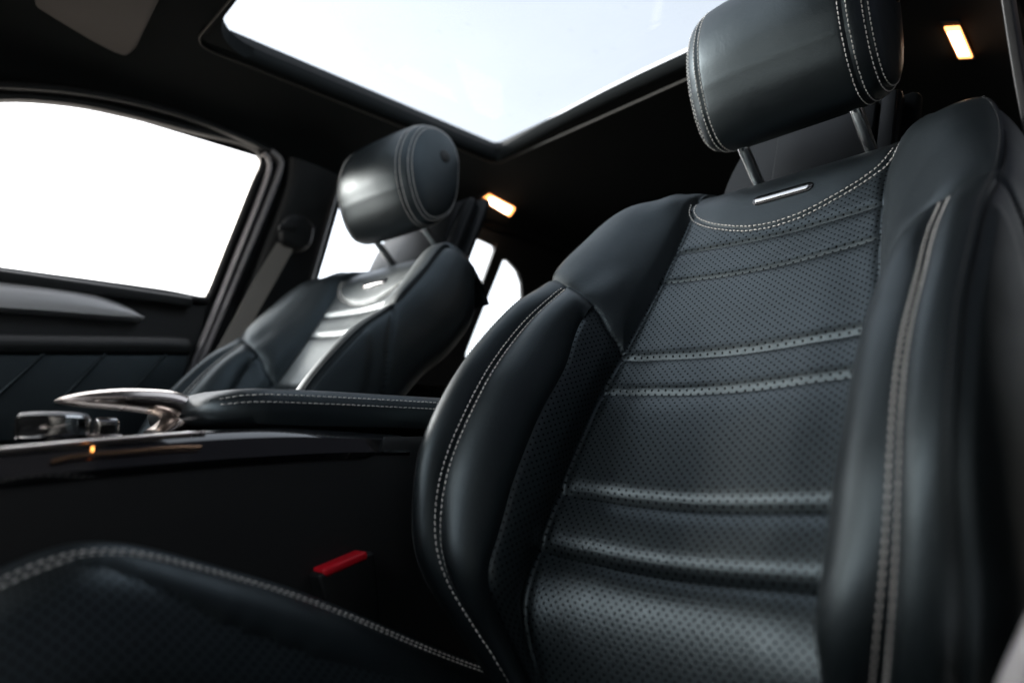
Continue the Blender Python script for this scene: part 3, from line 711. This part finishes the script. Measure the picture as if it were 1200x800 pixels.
for i in i1+i2:
    d = np.abs(arcs-arcs[i]); dsp += -.0028*np.exp(-(d/.0032)**1.5)
HD = HV+HN*dsp[:, None, None]
hun = np.zeros((NS, NP)); rs = np.random.RandomState(5)
for _ in range(30):
    f = rs.uniform(-38, 38, 3); hun += np.sin((HV @ f)+rs.uniform(0, 6.28))
HD = HD+HN*(hun/30*.0013)[..., None]
HEADLOC = (.40, .82, 1.03)
headrest = None
def hpanel(name, i0, i1_, m, parent, loc):
    V = HD[i0:i1_+1].reshape(-1, 3); o = mesh(name, V, gridfaces(i1_+1-i0, NP, True), m, parent, loc=loc, sharp=180); return o
headrest = hpanel('headrest', i1[0], i1[1], M['leather'], seat, SEATLOC)
for a, b in ((i2[0], i1[0]), (i1[1], i2[1])): hpanel('headrest_band', a, b, M['leather'], headrest, SEATLOC)
for a, b in ((0, i2[0]), (i2[1], NS-1)): hpanel('headrest_end_cap', a, b, M['leather'], headrest, SEATLOC)
paths, nrm = [], []
for i in i1+i2:
    for off in (-.0032, .0032):
        k = i; stp = 1 if off > 0 else -1
        while 0 < k < NS-1 and abs(arcs[k]-arcs[i]) < abs(off): k += stp
        P = np.vstack([HD[k], HD[k][:1]]); paths.append(P+np.vstack([HN[k], HN[k][:1]])*.0002); nrm.append(np.vstack([HN[k], HN[k][:1]]))
stitches('stitching', paths, nrm, M['thread'], headrest, loc=SEATLOC)
for s in (-1, 1):                               # adjuster button in each end cap
    c = np.array([.40+s*.1212, .836, 1.172]); pts = [c+np.array([-s*.002, .013*math.cos(a), .013*math.sin(a)]) for a in np.linspace(0, 2*math.pi, 20, endpoint=False)]
    prism('adjuster_button', pts, (s*.0045, 0, 0), M['plastic'], headrest, bevel=.0015, loc=SEATLOC)
# chrome posts with collars
for s in (-1, 1):
    x = .40+s*.0715
    p = [(x, .884, .965), (x, .874, .985), (x, .858, .998), (x, .838, 1.018), (x, .819, 1.037), (x, .812, 1.055), (x, .812, 1.075)]
    po = sweep('headrest_post', spline(p, 6), circ(.0078, 14), M['chrome'], seat, up=(1, 0, 0), loc=SEATLOC)
    q0, q1 = np.array([x, .884, .966]), np.array([x, .872, .988]); d = q1-q0
    sweep('collar', [q0-d*.5, q0, q0+d*.45, q0+d*.55], circ(.0115, 16), M['chrome'], po, up=(1, 0, 0), scale=[1, 1, .96, .7], loc=SEATLOC)

# ---- seat cushion: rows along y, columns across
CR = [  # y, centre z, edge A(u,z), B leaf, C stitched seam, D outer
 (-.075, .400, (.125, .402), (.140, .415), (.170, .430), (.205, .415)),
 (-.062, .455, (.125, .458), (.142, .475), (.176, .492), (.212, .480)),
 (-.030, .488, (.128, .492), (.145, .512), (.183, .532), (.220, .525)),
 (.030, .495, (.130, .500), (.148, .522), (.190, .545), (.226, .540)),
 (.110, .497, (.134, .503), (.150, .535), (.195, .576), (.230, .572)),
 (.180, .482, (.136, .488), (.152, .520), (.196, .560), (.231, .556)),
 (.250, .463, (.137, .469), (.152, .494), (.196, .532), (.231, .528)),
 (.365, .425, (.138, .430), (.152, .445), (.195, .475), (.230, .470)),
 (.470, .390, (.138, .394), (.150, .402), (.190, .424), (.226, .418)),
 (.560, .372, (.136, .374), (.148, .380), (.186, .390), (.220, .386)),
]
cc = []
for y, cz, A, B, C_, D in CR:
    P = [(0, cz), (A[0]*.55, cz+(A[1]-cz)*.3), A, ((A[0]+B[0])/2, (A[1]+B[1])/2), B, ((B[0]+C_[0])/2-.003, (B[1]+C_[1])/2+.010*min(1, max(0, (C_[1]-B[1]-.015)/.03))), C_, ((C_[0]+D[0])/2, (C_[1]+D[1])/2+.005), D,
         (D[0]+.012, D[1]-.03), (D[0]+.016, D[1]-.09), (D[0]+.004, D[1]-.17), (D[0]-.03, D[1]-.22)]
    cc.append([(u, y, z) for u, z in P])
cc = np.array(cc); yq = np.linspace(CR[0][0], CR[-1][0], 170)
cf = natspline(np.array([r[0] for r in CR])*1.0, cc, yq)
CG, CK = crspan(cf, [16, 14, 6, 6, 10, 10, 10, 10, 6, 6, 6, 6])
cfull = np.concatenate([CG[:, :0:-1]*np.array([-1, 1, 1]), CG], 1); CKF = np.r_[-CK[:0:-1], CK]
_save = (NV, NC, W, Nn, W2, N2, KF, tq, disp)
NV, NC = cfull.shape[:2]; W = cfull+np.array([.40, 0, 0]); KF = CKF; tq = yq
Nn = normals(W); Nn *= np.sign(Nn[NV//2, NC//2, 2])
ak = np.repeat(np.abs(KF)[None], NV, 0); yy = np.repeat(tq[:, None], NC, 1)
leafk = lambda y: np.interp(y, [-.08, .04, .10, .14, .19, .26, .40, .56], [6, 6, 5.9, 5.0, 4.4, 4.1, 4, 4])   # where the smooth pad begins
bsm = np.array([[W[r, ci(s*leafk(tq[r]))] for r in range(NV) if .06 < tq[r]] for s in (-1, 1)]).reshape(-1, 3)
dA = polyline_dist(np.vstack([W[:, ci(2)], W[:, ci(-2)]])); dB = polyline_dist(bsm); dC = polyline_dist(np.vstack([W[:, ci(6)], W[:, ci(-6)]])); dD = polyline_dist(np.vstack([W[:, ci(8)], W[:, ci(-8)]]))
lk_ = leafk(yy)
pad = (ak >= lk_) & (ak < 6); wall = (ak >= 2) & (ak < lk_); out_ = (ak >= 6) & (ak <= 8)
disp = np.where(pad, puff(np.minimum(dB, dC), .006, .008)*np.clip((.40-yy)/.2, .15, 1), 0)+np.where(wall, groove(dA, .004, .004), 0)+np.where(out_, puff(dC, .004, .006)+groove(dD, .002, .0035), 0)
disp += np.where(ak < 2, groove(dA, .004, .005), 0)+np.where(ak > 8, groove(dD, .002, .0035), 0)
for p in (.02, .075, .20, .255, .38, .435):
    x = yy-p; disp += np.where(ak < 2, -.005*np.exp(-np.abs(x)/.010), 0)
W2 = W+Nn*disp[..., None]; N2 = normals(W2); N2 *= np.sign((N2*Nn).sum(-1, keepdims=True))
kc = np.abs((KF[:-1]+KF[1:])/2)[None].repeat(NV-1, 0); ks = ((KF[:-1]+KF[1:])/2)[None].repeat(NV-1, 0); yc = np.repeat(((tq[:-1]+tq[1:])/2)[:, None], NC-1, 1); lkc = leafk(yc)
arc = np.concatenate([np.zeros((NV, 1)), np.cumsum(np.linalg.norm(np.diff(W, axis=1), axis=2), 1)], 1); arc -= arc[:, [ci(0)]]
uvC = np.stack([arc, yy], -1)
cush = prism('cushion', [(.40+s*.20, y, .34) for s, y in ((-1, -.02), (1, -.02), (1, .56), (-1, .56))], (0, 0, -.22), M['plastic'], seat, bevel=.015, loc=SEATLOC)
for s in (-1, 1): panel('cushion_side', (kc > 8) & (ks*s > 0), M['leather'], cush, SEATLOC)
ed = [-9, .02, .075, .20, .255, .38, .435, 9]
for i in range(7): panel('cushion_panel', (kc < 2) & (yc >= ed[i]) & (yc < ed[i+1]), M['perf'], cush, SEATLOC, uvC)
for s in (-1, 1):
    q = ks*s > 0
    panel('cushion_wall', (kc >= 2) & (kc < lkc) & (kc < 6) & q, M['perf'], cush, SEATLOC, uvC)
    panel('cushion_pad', (kc >= lkc) & (kc < 6) & q, M['leather'], cush, SEATLOC)
    panel('cushion_edge', (kc >= 6) & (kc <= 8) & q, M['leather'], cush, SEATLOC)
paths, nrm = [], []
for s in (-1, 1):
    for off in (-.0032, .0032): add([(r, ci(6*s)) for r in range(3, NV-4)], off)
stitches('stitching', paths, nrm, M['thread'], cush, loc=SEATLOC)

def copy_tree(o, parent=None):
    c = o.copy(); COL.objects.link(c); c.parent = parent
    for ch in o.children: copy_tree(ch, c)
    return c
seat2 = copy_tree(seat); seat2.name = 'passenger_seat'; 
PR = Matrix.Rotation(rad(6), 3, 'Z') @ Matrix.Rotation(rad(4), 3, 'X'); PO = Vector(SO); PT = Vector((-.766, -.046, .026))
def pose(o): o.location = PR @ (o.location-PO)+PO+PT; o.rotation_euler = PR.to_euler()
pose(seat2)
seat2['label'] = 'black leather passenger seat farther away behind the centre console armrest'

# ---- monitors mounted behind the headrests
def monitor(label):
    q = lambda u, v, h: loc3(u, v, h)
    t = thing('rear_monitor', label, 'monitor', tuple(q(0, .15, -.13)), 'monitors behind the front headrests')
    n = 10; out = [(-.118, .10), (.092, .10), (.092, .335), (.082, .342), (-.120, .342)]+[(-.118-.024*math.sin(a), .10+.24*(1-i/n)) for i, a in ((i, math.pi*i/n) for i in range(1, n))]
    prism('housing', [q(u, v, -.092) for u, v in out], SH*-.020, M['screen'], t, bevel=.005, seg=3)
    prism('rear_frame', [q(u, v, -.113) for u, v in ((-.125, .10), (.098, .10), (.108, .16), (.108, .345), (.100, .352), (-.128, .352), (-.135, .345))], SH*-.016, M['screen'], t, bevel=.006, seg=3)
    prism('back_plate', [q(u, v, -.0915) for u, v in ((-.058, .115), (.066, .115), (.066, .325), (-.070, .325))], SH*.006, M['screen'], t, bevel=.004, seg=3)
    prism('side_cover', [q(u, v, -.0915) for u, v in ((.070, .105), (.089, .105), (.089, .332), (.070, .320))], SH*.004, M['screen'], t, bevel=.003, seg=3)
    prism('display', [q(u, v, -.1292) for u, v in ((-.12, .12), (.096, .12), (.098, .34), (-.125, .34))], SH*-.002, M['gloss'], t, bevel=.0008)
    prism('mount', [q(u, v, -.070) for u, v in ((-.03, .12), (.03, .12), (.03, .17), (-.03, .17))], SH*-.021, M['plastic'], t, bevel=.002)
    return t
mon = monitor('dark grey monitor shell showing between the driver headrest posts')
mon2 = copy_tree(mon); mon2['label'] = 'dark monitor shell standing behind the passenger headrest'; pose(mon2); mon2.location += Vector((-.018, 0, .018)); mon2.scale = (1.17, 1, 1)

# ---- centre console
XC = .145
con = thing('centre_console', 'glossy black centre console between the front seats', 'console', (0, .3, .08))
topc = [PX(x, y, XC-.016) for x, y in ((-420, 560), (-150, 540), (0, 527), (120, 516), (240, 507), (330, 504), (400, 507), (470, 511))]
lowc = [PX(x, y, XC) for x, y in ((-420, 600), (-150, 575), (0, 561), (120, 549), (240, 539), (330, 533), (392, 530), (470, 530))]
ta, la = spline(topc, 6), spline(lowc, 6); V = []
for p, q in zip(ta, la):
    ys_ = p[1]; r = [(-XC, q[2]), (-XC+.016, p[2]), (-XC+.022, p[2]+.002), (XC-.022, p[2]+.002), (XC-.016, p[2]), (XC-.006, p[2]*.72+q[2]*.28), (XC, q[2]), (XC-.002, q[2]-.006)]
    r = [(-XC+.002, q[2]-.006)]+r
    V += [(x, ys_, z) for x, z in r]
mesh('gloss_deck', V, gridfaces(len(ta), 9, True), M['gloss'], con, sharp=25)
yb = np.linspace(-.9, .95, 60); V = []
for y in yb:
    z = np.interp(y, la[:, 1], la[:, 2])-.003; zz = max(z, .653) if y > .36 else z
    V += [(-XC+.003, y, .08), (-XC+.001, y, zz-.008), (-XC+.006, y, zz), (XC-.006, y, zz), (XC-.001, y, zz-.008), (XC-.003, y, .08)]
mesh('console_body', V, gridfaces(60, 6, True)+[list(range(6)), list(range(59*6, 60*6))[::-1]], M['plastic'], con, sharp=40)
deckz = lambda y: float(np.interp(y, ta[:, 1], ta[:, 2]))+.002
cl = [PX(x, y, XC+.0006) for x, y in ((60, 541), (90, 534), (150, 529), (200, 525), (236, 524))]
sweep('accent_line', spline(cl, 6), circ(.0014, 8, .0009), M['copper'], con, up=(1, 0, 0))
el = [PX(x, y, XC-.0145) for x, y in ((-150, 540), (0, 527), (120, 516), (240, 507))]
sweep('edge_strip', spline(el, 6), circ(.0016, 8), M['satin'], con, up=(1, 0, 0))
lt = PX(108, 526, XC-.005); sweep('indicator_light', [lt+np.array([.001, 0, a]) for a in (-.0018, .0018)], circ(.0007, 8), M['lampo'], con, up=(1, 0, 0))
# armrest lid
ya = np.array([.226, .231, .240, .256, .275, .31, .35, .45, .60, .72, .76, .775]); wa_ = np.array([.072, .085, .094, .102, .107, .110, .111, .112, .112, .110, .10, .08])
zt = np.array([.684, .690, .694, .6985, .7005, .7010, .7010, .7005, .700, .699, .695, .688]); zb = np.array([.672, .667, .664, .662, .661, .660, .660, .659, .658, .658, .66, .665])
yy2 = np.linspace(.226, .775, 90); wa2, zt2, zb2 = (np.interp(yy2, ya, a) for a in (wa_, zt, zb)); V = []
k5 = np.ones(5)/5
for i, y in enumerate(yy2):
    w, a, b = wa2[i], zt2[i], zb2[i]; hh = a-b
    pr = [(-w+.01, b), (-w+.002, b+.004), (-w, b+hh*.35), (-w+.001, b+hh*.62), (-w+.006, b+hh*.84), (-w+.016, a-.0015), (-w+.035, a), (0, a+.002), (w-.035, a), (w-.016, a-.0015), (w-.006, b+hh*.84), (w-.001, b+hh*.62), (w, b+hh*.35), (w-.002, b+.004), (w-.01, b)]
    V += [(x, y, z) for x, z in pr]
Fc = gridfaces(len(yy2), 15, True)+[list(range(15)), list(range(89*15, 90*15))[::-1]]
arm = mesh('armrest', V, Fc, M['leather'], con, sharp=50)
paths, nrm = [], []
for s in (-1, 1):
    for fz, dx in ((.62, .001), (.80, .0045)):
        P = np.array([(s*(wa2[i]-dx+.0004), y, zb2[i]+(zt2[i]-zb2[i])*fz) for i, y in enumerate(yy2) if y > .234]); paths.append(P); nrm.append(np.tile([s*.9, 0, .3], (len(P), 1)))
stitches('stitching', paths, nrm, M['thread'], arm, r=.0006)
# satin palm rest arching over the control dial
pst = [(66, 470, .5, .35), (70, 469, 2.5, .6), (82, 468.5, 5, .78), (104, 468, 8, .92), (135, 468, 10.5, 1), (165, 469.5, 12, 1), (192, 473, 13.5, 1), (208, 480, 14.5, .97), (210, 489, 13.5, .92), (203, 497, 11.5, .88), (192, 504, 9, .86), (180, 511, 8, .9)]
ctr = np.array([PX(x, y, .0) for x, y, *_ in pst]); dat = np.c_[ctr, np.array([(t*np.linalg.norm(c-CAM)/FPX, w) for c, (_, _, t, w) in zip(ctr, pst)])]
dq = spline(dat, 7); V = []; nq = 26
for i in range(len(dq)):
    t = dq[min(i+1, len(dq)-1), :3]-dq[max(i-1, 0), :3]; t[0] = 0; t /= np.linalg.norm(t); nn = np.array([0, -t[2], t[1]])
    for a in np.linspace(0, 2*math.pi, nq, endpoint=False):
        ca, sa = math.cos(a), math.sin(a); V.append(dq[i, :3]+np.array([1., 0, 0])*.034*dq[i, 4]*math.copysign(abs(ca)**.8, ca)+nn*max(dq[i, 3], .0004)*sa)
palm = mesh('palm_rest', V, gridfaces(len(dq), nq, True)+[list(range(nq)), list(range((len(dq)-1)*nq, len(dq)*nq))[::-1]], M['satin'], None, sharp=70, loc=(0, .2, .655))
tag(palm, 'satin silver palm rest arching over the console dial', 'palm rest')
# dial
def lathe(name, c, prof, m, parent, n=48, ribs=0, rib=0.):
    V = []
    for r, z in prof:
        for i in range(n):
            a = 2*math.pi*i/n; rr = r*(1-(rib if ribs and (i*ribs//n*2 != 0) and (i % 4 < 2) and z < prof[-2][1] and r > prof[0][0]*.9 else 0)); V.append((c[0]+rr*math.cos(a), c[1]+rr*math.sin(a), c[2]+z))
    Fc = gridfaces(len(prof), n, True)+[list(range(n))[::-1], list(range((len(prof)-1)*n, len(prof)*n))]
    return mesh(name, V, Fc, m, parent)
dc = PX(62, 505, .03); zdeck = deckz(dc[1])
dial = thing('control_dial', 'ribbed chrome rotary dial on the console deck', 'dial', (dc[0], dc[1], zdeck))
cc_ = (dc[0], dc[1], zdeck)
lathe('skirt', cc_, [(.0275, 0), (.0275, .003), (.0255, .0045)], M['gloss'], dial)
lathe('knurled_ring', cc_, [(.0262, .0045), (.0268, .006), (.0268, .0195), (.0255, .0212)], M['chrome'], dial, n=120, ribs=1, rib=.035)
lathe('top_cap', cc_, [(.0255, .0212), (.0235, .0236), (.020, .0242), (.004, .0245)], M['silver'], dial)
sw = thing('toggle_switch', 'small chrome framed toggle switch beside the dial', 'switch', tuple(PX(122, 506, .03)))
s0 = PX(122, 512, .03); s0[2] = deckz(s0[1])+.001
prism('switch_cap', [s0+np.array(p) for p in ((-.009, -.0095, 0), (.009, -.0095, 0), (.009, .0095, 0), (-.009, .0095, 0))], (0, 0, .0165), M['chrome'], sw, bevel=.004, seg=4)
prism('switch_window', [s0+np.array(p) for p in ((.0093, -.006, .002), (.0093, .006, .002), (.0093, .006, .0095), (.0093, -.006, .0095))], (.0006, 0, 0), M['gloss'], sw, bevel=0)
prism('foot_ring', [s0+np.array(p) for p in ((-.012, -.012, -.0015), (.012, -.012, -.0015), (.012, .012, -.0015), (-.012, .012, -.0015))], (0, 0, .003), M['satin'], sw, bevel=.0012)

# ---- buckle between seat and console
XB = .150
bk = thing('seat_belt_buckle', 'black seat belt buckle with a bright red release button', 'buckle', tuple(PX(410, 720, XB)))
c0, c1 = PX(370, 670, XB), PX(424, 647, XB); ax = c1-c0; L_ = np.linalg.norm(ax); ax /= L_
upv = np.cross(np.array([1, 0, 0]), ax); upv *= np.sign(upv[2]); sidev = np.array([1., 0, 0])
body = [(-.004, 0), (L_+.006, 0), (L_+.004, -.03), (L_-.004, -.085), (.006, -.085), (-.002, -.03)]
prism('buckle_body', [c0+ax*a+upv*b-sidev*.012 for a, b in body], sidev*.024, M['plastic'], bk, bevel=.003, seg=3)
rb_ = [(.001, -.010), (L_-.001, -.010), (L_+.002, -.004), (L_-.002, .002), (.002, .002), (-.002, -.004)]
prism('release_button', [c0+ax*a+upv*b-sidev*.0075 for a, b in [(.001, -.006), (L_-.001, -.006), (L_-.001, .003), (.001, .003)]], sidev*.0195, M['red'], bk, bevel=.002, seg=2)

# ---- unseen front and near side that shade the cabin
struct(prism('near_panel_blocker', [(.80, -1.0, .04), (.80, .96, .04), (.80, .96, .95), (.80, -1.0, .95)], (.03, 0, 0), M['plastic'], bevel=0))  # unseen panel added to block light from the near side
struct(mesh('near_glass_blocker', [(.805, -1.0, .95), (.805, .96, .95), (.615, .96, 1.36), (.615, -.12, 1.36)], [[0, 1, 2, 3]], M['blockglass'], smooth=False))  # unseen dark sheet added to hold back light above the panel
dsh = [(-.78, .10), (-.40, .10), (-.30, .55), (-.28, .76), (-.36, .85), (-.52, .89), (-1.0, .88), (-1.0, .10)]
struct(prism('dashboard', [(-.76, y, z) for y, z in dsh], (1.54, 0, 0), M['plastic'], bevel=.02))
